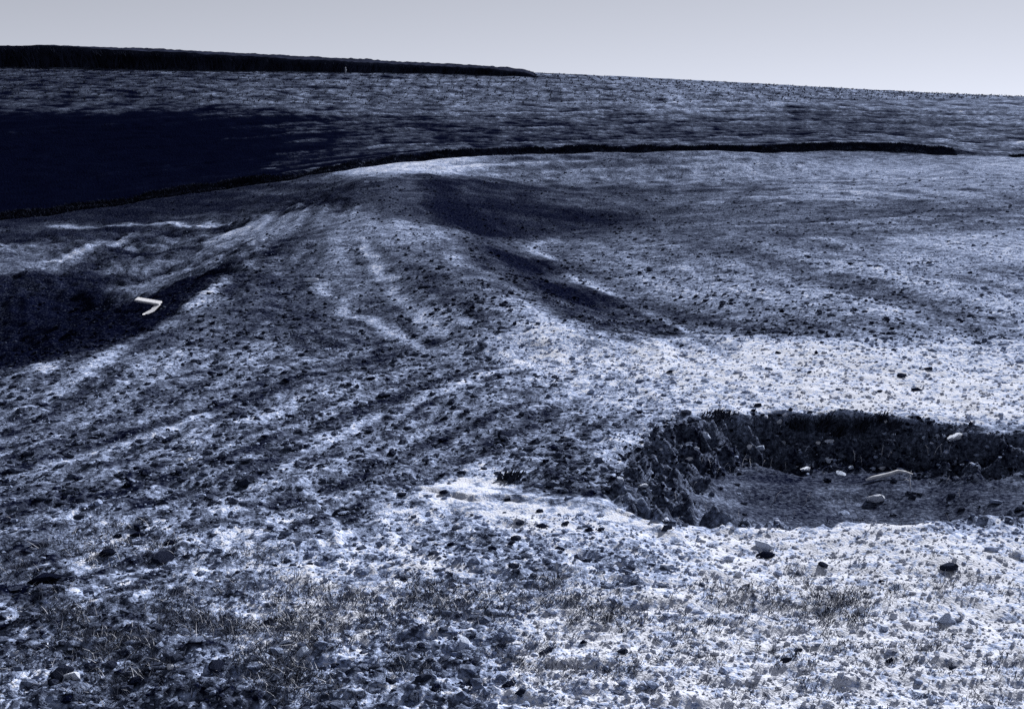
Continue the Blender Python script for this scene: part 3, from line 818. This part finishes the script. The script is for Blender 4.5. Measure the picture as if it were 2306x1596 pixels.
# rows of young plants on the upper hillside
rows_v = []
px_, py_ = [], []
for k in range(-74, 82):
    yy = np.arange(55.0, 78.0, .36)
    xx = k * .72 + .06 * (yy - 55) * (1 + k * .012) + .9 * np.sin(yy * .11 + 1.0)
    px_.append(xx + rng.normal(0, .13, len(xx))); py_.append(yy + rng.normal(0, .14, len(xx)))
x = np.concatenate(px_); y = np.concatenate(py_)
ok = rng.uniform(0, 1, len(x)) < .88
x, y = x[ok], y[ok]
lowline = drop([(-260, 228), (80, 232), (600, 236), (1150, 237), (1700, 232), (2172, 224), (2500, 222)])
ok = y > np.interp(x, lowline[:, 0], lowline[:, 1])
cl = np.interp(x, CROP[:, 0], CROP[:, 1], right=200)
ok &= y < cl
x, y = x[ok], y[ok]
z = height(x, y)
rep_ = 3
x = np.repeat(x, rep_) + rng.normal(0, .05, len(x) * rep_); y = np.repeat(y, rep_) + rng.normal(0, .05, len(y) * rep_); z = np.repeat(z, rep_)
v, q, t = blades(x, y, z, rng.uniform(.05, .13, len(x)), rng.uniform(.04, .07, len(x)), rng.uniform(.1, .9, len(x)), rng.uniform(0, .6, len(x)), 2)
put('row_crop', mesh_np('row_crop', v, q, t, material=M_row), kind='stuff', label='rows of small young crop plants on the upper hillside', cat='crop')

# dark grass added along the long low bank to stand in for its shade
seglen = np.linalg.norm(np.diff(BANK, axis=0), axis=1); cum = np.concatenate([[0], np.cumsum(seglen)])
n = 34000
sq = rng.uniform(0, cum[-1], n); f = sq / cum[-1]
keepb = (f < .868) | (f > .915)
sq = sq[keepb]; n = len(sq)
bx = np.interp(sq, cum, BANK[:, 0]); by = np.interp(sq, cum, BANK[:, 1])
x = bx; y = by + rng.uniform(-.30, .30, n)
z = height(x, y)
v, q, t = blades(x, y, z, rng.uniform(.03, .10, n), rng.uniform(.03, .06, n), rng.uniform(.2, 1.1, n), rng.uniform(0, 1, n), 2)
put('bank_shade_grass', mesh_np('bank_shade_grass', v, q, t, material=M_crop), kind='stuff', label='dark grass fringe added to blacken the shaded low bank below the hill', cat='grass')

# short grass and stubble in the foreground
def zone(poly, n, hlo, hhi, clump=.5, seed=0):
    P = drop(poly)
    x = rng.uniform(P[:, 0].min(), P[:, 0].max(), n * 3); y = rng.uniform(P[:, 1].min(), P[:, 1].max(), n * 3)
    sd = poly_sd(x, y, P)
    pr = sstep(-.15, .6, sd + .35 * noise(x * 1.5, y * 1.5, 601 + seed)) * np.clip(.5 + clump * 1.6 * noise(x * 3.1, y * 3.1, 611 + seed), 0, 1)
    k = np.nonzero(rng.uniform(0, 1, n * 3) < pr)[0][:n]
    x, y = x[k], y[k]
    return x, y, rng.uniform(hlo, hhi, len(k))
g = [zone([(480, 1300), (1000, 1290), (1500, 1320), (1950, 1330), (1950, 1400), (1500, 1425), (900, 1430), (480, 1400)], 6500, .03, .075, .3, 1),
     zone([(-60, 1330), (500, 1330), (900, 1400), (1000, 1500), (1000, 1600), (-60, 1600)], 7500, .02, .06, .7, 3),
     zone([(1000, 1420), (2300, 1380), (2300, 1620), (1000, 1620)], 2600, .015, .04, .9, 5),
     zone([(-60, 1180), (500, 1160), (700, 1300), (-60, 1330)], 2500, .02, .06, .7, 7),
     zone([(1480, 1100), (1800, 1060), (2300, 1060), (2300, 1160), (1600, 1165)], 500, .03, .08, .9, 11),
     zone([(1600, 1280), (2300, 1240), (2300, 1400), (1600, 1400)], 1500, .015, .045, .8, 9)]
x, y, h = [np.concatenate([a[i] for a in g]) for i in range(3)]
per = 6
k = rng.permutation(len(x))[:len(x) // 3]
x, y, h = [np.repeat(a[k], per) for a in (x, y, h)]
n = len(x)
x = x + rng.normal(0, .011, n); y = y + rng.normal(0, .011, n); h = h * rng.uniform(.5, 1.15, n)
z = height(x, y)
v, q, t = blades(x, y, z, h, rng.uniform(.002, .005, n), rng.uniform(.15, .9, n), rng.uniform(.2, 1.2, n), 3)
put('short_grass', mesh_np('short_grass', v, q, t, material=M_grass), kind='stuff', label='short dark grass growing in bands across the foreground soil', cat='grass')
k = rng.uniform(0, 1, n) < .16
x, y, h = x[k] + rng.normal(0, .05, k.sum()), y[k] + rng.normal(0, .05, k.sum()), h[k]
v, q, t = blades(x, y, height(x, y), h * 1.1, rng.uniform(.0025, .0055, len(x)), rng.uniform(.2, 1.2, len(x)), rng.uniform(0, .9, len(x)), 2)
put('dry_stubble', mesh_np('dry_stubble', v, q, t, material=M_straw), kind='stuff', label='pale dry stubble mixed through the foreground grass', cat='stubble')

# ------------------------------------------------------------------ single stones and clods
import bmesh
from mathutils import Vector, Matrix, noise as mnoise
def rock(name, seed, material, tone, rough=.5, cuts=9, sub=2):
    bm = bmesh.new()
    bmesh.ops.create_icosphere(bm, subdivisions=sub, radius=1)
    rr_ = random.Random(seed)
    for v in bm.verts:
        p = v.co * 1.3 + Vector((seed * 3.1, seed * 1.7, 0))
        v.co *= 1 + rough * mnoise.noise(p) + rough * .5 * mnoise.noise(p * 2.3)
    for _ in range(cuts):                                   # flat broken faces
        d = Vector((rr_.gauss(0, 1), rr_.gauss(0, 1), rr_.gauss(0, 1))).normalized()
        lim_ = rr_.uniform(.42, .8)
        for v in bm.verts:
            e_ = v.co.dot(d) - lim_
            if e_ > 0: v.co -= d * e_ * .92
    me = bpy.data.meshes.new(name)
    bm.to_mesh(me); bm.free()
    a = me.attributes.new('tone', 'FLOAT', 'POINT')
    a.data.foreach_set('value', np.full(len(me.vertices), tone, np.float32))
    me.materials.append(material)
    return me
STONES = [rock('stone', k, M_stone, t) for k, t in enumerate((.72, .8, .9, .66, .85, .75))]
CLODS = [rock('soil_clod', 40 + k, M_clod, t, .6, 5) for k, t in enumerate((.06, .1, .02, .14, .08, .04))]

def set_rock(me, name, px, py, w, h, label, cat, group=None, flat=.6, sink=.35, yaw=None):
    x, y, z, d = spot(px, py + h * .35)
    sx = w * d / FPX * .56
    o = put(name, me, label=label, cat=cat, group=group)
    sz = max(sx * flat * .8, h * d / FPX * .5)
    o.scale = (sx, sx * random.uniform(.6, .9), sz)
    o.rotation_euler = (random.uniform(-.25, .25), random.uniform(-.25, .25), random.uniform(-.5, .5) if yaw is None else yaw)
    o.location = (x, y, z + sz * (1 - 2 * sink) * .6)
    return o

stones = [
    (1585, 978, 32, 15, 'largest flat pale stone jutting from the top of the gully wall'),
    (1655, 1001, 11, 10, 'small square pale stone alone in the black gully wall'),
    (1688, 1005, 13, 14, 'pale pointed stone low in the gully wall, left of a wider one'),
    (1712, 1003, 22, 14, 'broad pale stone with a notched top in the gully wall'),
    (1754, 944, 12, 18, 'upright pale stone standing on the far rim of the gully'),
    (1764, 992, 16, 22, 'tall pale stone right of the notched stone in the gully wall'),
    (1535, 1005, 9, 14, 'narrow upright pale stone below the largest flat stone'),
    (1569, 1008, 12, 10, 'small pale stone just under the largest flat stone'),
    (1552, 1031, 20, 9, 'low flat pale stone in the rubble at the left of the gully'),
    (1479, 1066, 13, 9, 'single bright pebble on the dark left slope of the gully'),
    (1448, 1090, 22, 13, 'rounded pale stone near the gully head at left'),
    (1397, 1074, 20, 20, 'leftmost pale broken lump at the gully head'),
    (1456, 976, 18, 9, 'pale flat stone on the rim left of the gully wall'),
    (1868, 991, 18, 11, 'pale block with a slanted top in the middle of the gully wall'),
    (1842, 999, 13, 9, 'dull grey stone left of the slant-topped block in the gully wall'),
    (1823, 1003, 8, 6, 'tiny bright stone in the middle of the gully wall'),
    (1813, 1052, 26, 14, 'wide ragged pale stone at the foot of the gully wall'),
    (1868, 1033, 24, 12, 'pale stone halfway down the gully wall above the floor'),
    (1917, 1051, 13, 11, 'rounded pale stone at the wall foot left of the bleached branch'),
    (1989, 1050, 14, 10, 'pale stone just above the bleached branch'),
    (1994, 948, 11, 9, 'small pale stone among the weeds on the gully rim'),
    (2081, 985, 11, 11, 'small pale stone left of the long ledge at the right edge of the gully'),
    (2150, 982, 40, 12, 'long pale ledge stone at the right end of the gully rim'),
    (1894, 1066, 28, 6, 'thin flat pale slab lying at the edge of the gully floor'),
    (1969, 1115, 36, 34, 'big round pale stone lying alone on the grey gully floor'),
    (706, 630, 24, 10, 'flat white stone at the upper end of the pale wash line'),
    (425, 1035, 22, 9, 'bright white stone on the ploughed slope at left'),
    (880, 858, 15, 12, 'round pale stone on the clod-strewn slope at centre left'),
    (160, 1515, 34, 32, 'rounded pale stone in the bottom left corner'),
    (1047, 1437, 34, 36, 'big pale angular lump in the grass at bottom centre'),
    (681, 1461, 42, 26, 'broad pale lump among dark clods left of bottom centre'),
    (458, 1431, 15, 15, 'small pale stone in the dark grass at lower left'),
    (383, 1500, 18, 16, 'small bright stone among the black clods at lower left'),
    (582, 1479, 30, 18, 'low pale lump among black clods near the bottom'),
    (1935, 1369, 20, 28, 'upright pale lump in the pale ground at lower right'),
    (1992, 1408, 20, 16, 'rounded pale lump below the upright one at lower right'),
    (2130, 1387, 36, 26, 'broad pale lump close to the right edge of the foreground'),
    (1723, 1225, 40, 18, 'wide pale crust block over a black hollow below the gully'),
    (1663, 1291, 20, 16, 'pale lump in sparse grass below the gully'),
]
for i, (px, py, w, h, lab) in enumerate(stones):
    set_rock(STONES[i % 6] if i != 24 else STONES[4], 'stone', px, py, w, h, lab, 'stone', 'pale stones', flat=.6)

clod_px = [
    (1140, 975, 44, 22), (1040, 1062, 26, 12), (915, 604, 13, 10), (922, 624, 11, 11), (951, 645, 22, 14), (973, 706, 18, 7), (2031, 845, 24, 9), (2091, 829, 22, 8), (2065, 877, 28, 6),
    (1982, 879, 15, 6), (1705, 910, 24, 9), (1838, 792, 10, 13), (1753, 792, 16, 9), (1535, 776, 14, 7), (1507, 835, 20, 8), (1824, 836, 11, 7), (1628, 684, 20, 7), (1946, 739, 10, 8),
    (1854, 1270, 24, 10), (1681, 1316, 20, 14), (1985, 1306, 16, 10), (1801, 1460, 18, 14), (1769, 1483, 34, 12), (2003, 1483, 20, 14), (2146, 1502, 18, 12), (2138, 1279, 48, 8), (1720, 1249, 44, 14),
    (1163, 1208, 30, 20), (1259, 1231, 32, 18), (1326, 1189, 22, 15), (1354, 1189, 20, 14), (1273, 1176, 24, 14), (1220, 1182, 32, 12), (1324, 1259, 26, 14), (1158, 1270, 30, 14), (1179, 1301, 24, 12),
    (1422, 1277, 22, 14), (1401, 1465, 34, 12), (1312, 1442, 16, 14), (958, 1522, 44, 18), (1064, 1529, 38, 14), (1146, 1535, 34, 16), (951, 1451, 28, 12), (1064, 1430, 18, 18),
    (96, 1295, 76, 30), (398, 1476, 40, 26), (143, 1504, 54, 32), (242, 1242, 40, 18), (366, 1256, 56, 16), (550, 1086, 56, 12), (380, 1217, 36, 16), (646, 1260, 24, 14), (617, 1270, 22, 16),
    (720, 1196, 20, 14), (490, 1497, 48, 24), (596, 1518, 32, 24), (300, 1530, 46, 24), (240, 1420, 40, 20), (1500, 1184, 34, 18), (1000, 940, 22, 12), (905, 1110, 28, 14), (760, 1150, 22, 18),
    (310, 1200, 34, 12), (180, 1160, 30, 12), (480, 1130, 30, 12), (640, 1000, 24, 10), (860, 890, 26, 9), (1270, 985, 22, 10), (1400, 690, 20, 9), (1430, 1310, 20, 10), (820, 1400, 30, 14), (600, 1400, 34, 14),
]
for i in range(40):
    px = random.uniform(60, 1250); py = random.uniform(880, 1560)
    w = random.uniform(16, 34) * (.6 + .5 * (py - 880) / 680)
    clod_px.append((px, py, w, w * .5))
short_ref = ['largest flat stone', 'small square stone', 'pointed stone', 'notched stone', 'upright rim stone', 'tall wall stone', 'narrow upright stone', 'small stone under the flat one', 'low flat rubble stone', 'bright pebble',
             'rounded gully-head stone', 'leftmost gully-head lump', 'flat rim stone', 'slant-topped block', 'dull grey stone', 'tiny bright stone', 'ragged stone', 'halfway wall stone', 'rounded wall-foot stone', 'stone above the branch',
             'small stone among the weeds', 'small stone by the ledge', 'long ledge stone', 'thin flat slab', 'big round stone', 'flat white stone', 'bright white stone', 'round stone on the slope', 'bottom left corner stone', 'big angular lump',
             'broad pale lump', 'small stone in dark grass', 'small bright stone', 'low pale lump', 'upright pale lump', 'rounded pale lump', 'broad lump at the right edge', 'wide crust block', 'pale lump in sparse grass']
used_labels = {}
def near_label(kind, px, py):
    """names a thing by the stone it lies beside"""
    d = [math.hypot(px - q[0], (py - q[1]) * 1.6) for q in stones]
    i = int(np.argmin(d)); dx, dy = px - stones[i][0], py - stones[i][1]
    where = ('right of' if dx > 0 else 'left of') if abs(dx) > 1.3 * abs(dy) else ('in front of' if dy > 0 else 'behind')
    far_ = 'just ' if d[i] < 60 else ('' if d[i] < 170 else 'well ')
    base_ = '%s %s%s the %s' % (kind, far_, where, short_ref[i])
    used_labels[base_] = used_labels.get(base_, 0) + 1
    k = used_labels[base_]
    return base_ if k == 1 else '%s %s' % (('another', 'a third', 'a fourth', 'a fifth', 'a sixth', 'a seventh', 'an eighth', 'a ninth', 'a tenth', 'an eleventh')[min(k - 2, 9)], base_)
def clod_group(px, py):
    if py < 900 and px > 1400: return 'dark clods behind the gully'
    if py < 800: return 'dark clods in the middle field'
    if py < 1120: return 'dark clods on the ploughed slope'
    if px > 1450: return 'dark clods in the pale foreground'
    if px > 800: return 'dark clods below the sand bar'
    return 'dark clods at lower left'
for i, (px, py, w, h) in enumerate(clod_px):
    shape_ = 'long low' if w > h * 3.2 else ('upright' if h > w * .9 else ('broad' if w > 32 else ('small' if w < 16 else 'middling')))
    set_rock(CLODS[i % 6], 'soil_clod', px, py, w * .9, h * .9, near_label(shape_ + ' dark soil clod', px, py), 'soil clod', clod_group(px, py), flat=.55, sink=.3, yaw=random.uniform(.1, .7))

# ------------------------------------------------------------------ wood
def box(bm, size, loc, rot=(0, 0, 0)):
    m = Matrix.Translation(loc) @ Matrix.Rotation(rot[2], 4, 'Z') @ Matrix.Rotation(rot[1], 4, 'Y') @ Matrix.Rotation(rot[0], 4, 'X') @ Matrix.Diagonal((*size, 1))
    r_ = bmesh.ops.create_cube(bm, size=1, matrix=m)
    return r_['verts']

x, y, z, d = spot(336, 702)
u = d / FPX
board = put('broken_board', None, loc=(x, y, z - 3 * u), label='broken white board lying in the black hollow at left', cat='board')
bm = bmesh.new()
box(bm, (54 * u, .13, .03), (-3 * u, .05, 24 * u), (R(10), R(9), R(-4)))
bmesh.ops.bevel(bm, geom=bm.edges[:], offset=.006, segments=1, affect='EDGES')
me = bpy.data.meshes.new('plank'); bm.to_mesh(me); bm.free(); me.materials.append(M_wood)
put('plank', me, board)
bm = bmesh.new()
vs = [(25 * u, 0, 18 * u), (12 * u, 0, 17 * u), (11 * u, -.16, 11 * u), (2 * u, -.34, 6 * u), (6 * u, -.40, 3 * u), (22 * u, -.25, 9 * u)]
f1 = [bm.verts.new(p) for p in vs]; f2 = [bm.verts.new((p[0], p[1] + .03, p[2])) for p in vs]
bm.faces.new(f1); bm.faces.new(f2[::-1])
for i in range(6): bm.faces.new((f1[i], f2[i], f2[(i + 1) % 6], f1[(i + 1) % 6]))
bmesh.ops.recalc_face_normals(bm, faces=bm.faces[:])
me = bpy.data.meshes.new('split_end'); bm.to_mesh(me); bm.free(); me.materials.append(M_wood)
put('split_end', me, board)

def tube(pts, radii, sides=7):
    bm = bmesh.new(); rings = []
    pts = [Vector(p) for p in pts]
    for i, p in enumerate(pts):
        t = (pts[min(i + 1, len(pts) - 1)] - pts[max(i - 1, 0)]).normalized()
        a = t.cross(Vector((0, .3, 1))).normalized(); b = t.cross(a)
        rings.append([bm.verts.new(p + (a * math.cos(k * 2 * math.pi / sides) + b * math.sin(k * 2 * math.pi / sides)) * radii[i]) for k in range(sides)])
    for r0, r1 in zip(rings[:-1], rings[1:]):
        for k in range(sides): bm.faces.new((r0[k], r0[(k + 1) % sides], r1[(k + 1) % sides], r1[k]))
    bm.faces.new(rings[0][::-1]); bm.faces.new(rings[-1])
    for f_ in bm.faces: f_.smooth = True
    return bm

x, y, z, d = spot(2000, 1078)
u = d / FPX
pts = [(-50 * u, -.03, .0), (-34 * u, -.02, 4 * u), (-15 * u, 0, 6 * u), (2 * u, .01, 9 * u), (22 * u, .02, 15 * u), (38 * u, .02, 13 * u), (54 * u, .03, 8 * u)]
bm = tube(pts, [2.5 * u, 4.2 * u, 4.6 * u, 4.4 * u, 4 * u, 3.4 * u, 1.6 * u])
me = bpy.data.meshes.new('bleached_branch'); bm.to_mesh(me); bm.free(); me.materials.append(M_bleached)
put('bleached_branch', me, loc=(x, y, z), label='long bleached branch arched over the gully floor', cat='branch')

# far stake by the crop
x, y, z, d = spot(781, 164)
u = d / FPX
bm = tube([(0, 0, -.1), (.015, 0, .14), (.0, 0, .3)], [.055, .05, .035], 6)
me = bpy.data.meshes.new('stake'); bm.to_mesh(me); bm.free(); me.materials.append(M_straw)
put('stake', me, loc=(x, y - .5, z), label='tiny pale stake against the dark crop on the skyline', cat='stake')

# ------------------------------------------------------------------ dry stalks in the gully and weeds on its rim
def stalk_mesh(seed):
    r_ = random.Random(seed)
    lean = r_.uniform(-.35, .35); bx_ = r_.uniform(-.2, .2)
    pts = [(0, 0, -.05), (lean * .2, 0, .3), (lean * .55 + bx_ * .1, r_.uniform(-.05, .05), .65), (lean + bx_, r_.uniform(-.1, .1), 1.0)]
    bm = tube(pts, [.035, .032, .026, .012], 4)
    if r_.random() < .6:                                     # a dead leaf hanging off
        h = r_.uniform(.4, .8); sgn = r_.choice((-1, 1))
        b = tube([(lean * h, 0, h), (lean * h + sgn * .13, .02, h + .08), (lean * h + sgn * .26, .03, h - .02)], [.02, .018, .006], 4)
        tmp = bpy.data.meshes.new('tmp'); b.to_mesh(tmp); b.free(); bm.from_mesh(tmp); bpy.data.meshes.remove(tmp)
    me = bpy.data.meshes.new('dry_stalk'); bm.to_mesh(me); bm.free(); me.materials.append(M_straw)
    return me
SM = [stalk_mesh(k) for k in range(9)]
stalk_px = [(1670, 1050, 30), (1690, 1048, 26), (1630, 1052, 18), (1645, 1064, 16), (1600, 1050, 20), (1735, 1050, 24), (1716, 1055, 20), (1522, 1130, 22), (1590, 1150, 20), (1521, 1190, 26), (1664, 1165, 22),
            (1744, 1130, 28), (1690, 1120, 16), (1925, 1040, 28), (1985, 1030, 24), (2000, 1033, 20), (1940, 1046, 18), (2050, 1105, 44), (1815, 1130, 24), (1880, 1115, 18), (2105, 1020, 26), (2120, 1022, 22), (2090, 1025, 20),
            (2137, 1018, 18), (1960, 1190, 26), (1975, 1188, 20), (2060, 1180, 22), (2025, 1180, 16), (1905, 1140, 18), (1560, 1100, 18), (1770, 1060, 20), (1855, 1075, 16), (1580, 1045, 16), (1615, 1065, 14), (1705, 1062, 14), (2160, 1120, 20), (2130, 1090, 18), (1790, 1165, 16)]
for i, (px, py, h) in enumerate(stalk_px):
    x, y, z, d = spot(px, py)
    o = put('dry_stalk', SM[i % 9], loc=(x, y, z), label=near_label(('tall' if h > 25 else ('short' if h < 18 else 'thin')) + ' pale dry stalk', px, py), cat='stalk', group='dry stalks in the gully')
    k = h * d / FPX
    o.scale = (k, k, k)
    o.rotation_euler = (0, 0, random.uniform(-.6, .6))

for i, (px, py, w, h, lab) in enumerate([(1798, 962, 40, 34, 'dark leafy weed on the gully rim, just right of the upright stone'), (1848, 968, 26, 44, 'tall dark weed leaning right on the gully rim'), (1891, 972, 26, 36, 'dark weed leaning right on the gully rim, middle of three'),
                                         (1938, 970, 30, 40, 'bushy dark weed on the gully rim below the pale ground'), (1985, 948, 22, 22, 'low dark weed beside the small pale stone on the gully rim'), (2015, 958, 26, 18, 'rightmost low dark weed on the gully rim'),
                                         (1615, 938, 60, 18, 'long low mat of dark weed along the left part of the rim'), (1150, 1080, 40, 26, 'small dark weed on the soil above the pale sand bar')]):
    x, y, z, d = spot(px, py)
    u = d / FPX
    root = put('rim_weed', None, loc=(x, y, z), label=lab, cat='weed', group='dark weeds')
    m = 90
    ox = rng.normal(0, w * .28 * u, m); oy = rng.normal(0, w * .2 * u, m)
    v, q, t = blades(ox, oy, np.full(m, -.01), rng.uniform(.45, 1.05, m) * h * u, rng.uniform(.012, .03, m), rng.uniform(.1, .8, m), rng.uniform(0, .8, m), 3)
    v[:, 0] += np.clip(v[:, 2], 0, None) * .45
    put('leaves', mesh_np('leaves', v, q, t, material=M_weed), root)
    for c in range(3):
        a = random.uniform(-.25, .25)
        bm = tube([(ox[c] * .5, oy[c] * .5, -.02), (ox[c] * .5 + (.2 + a * .3) * h * u, oy[c] * .5, h * u * .45), (ox[c] * .5 + (.42 + a) * h * u, oy[c] * .5 + .01, h * u * .95)], [.006, .005, .002], 5)
        me = bpy.data.meshes.new('stem'); bm.to_mesh(me); bm.free(); me.materials.append(M_weed)
        put('stem', me, root)
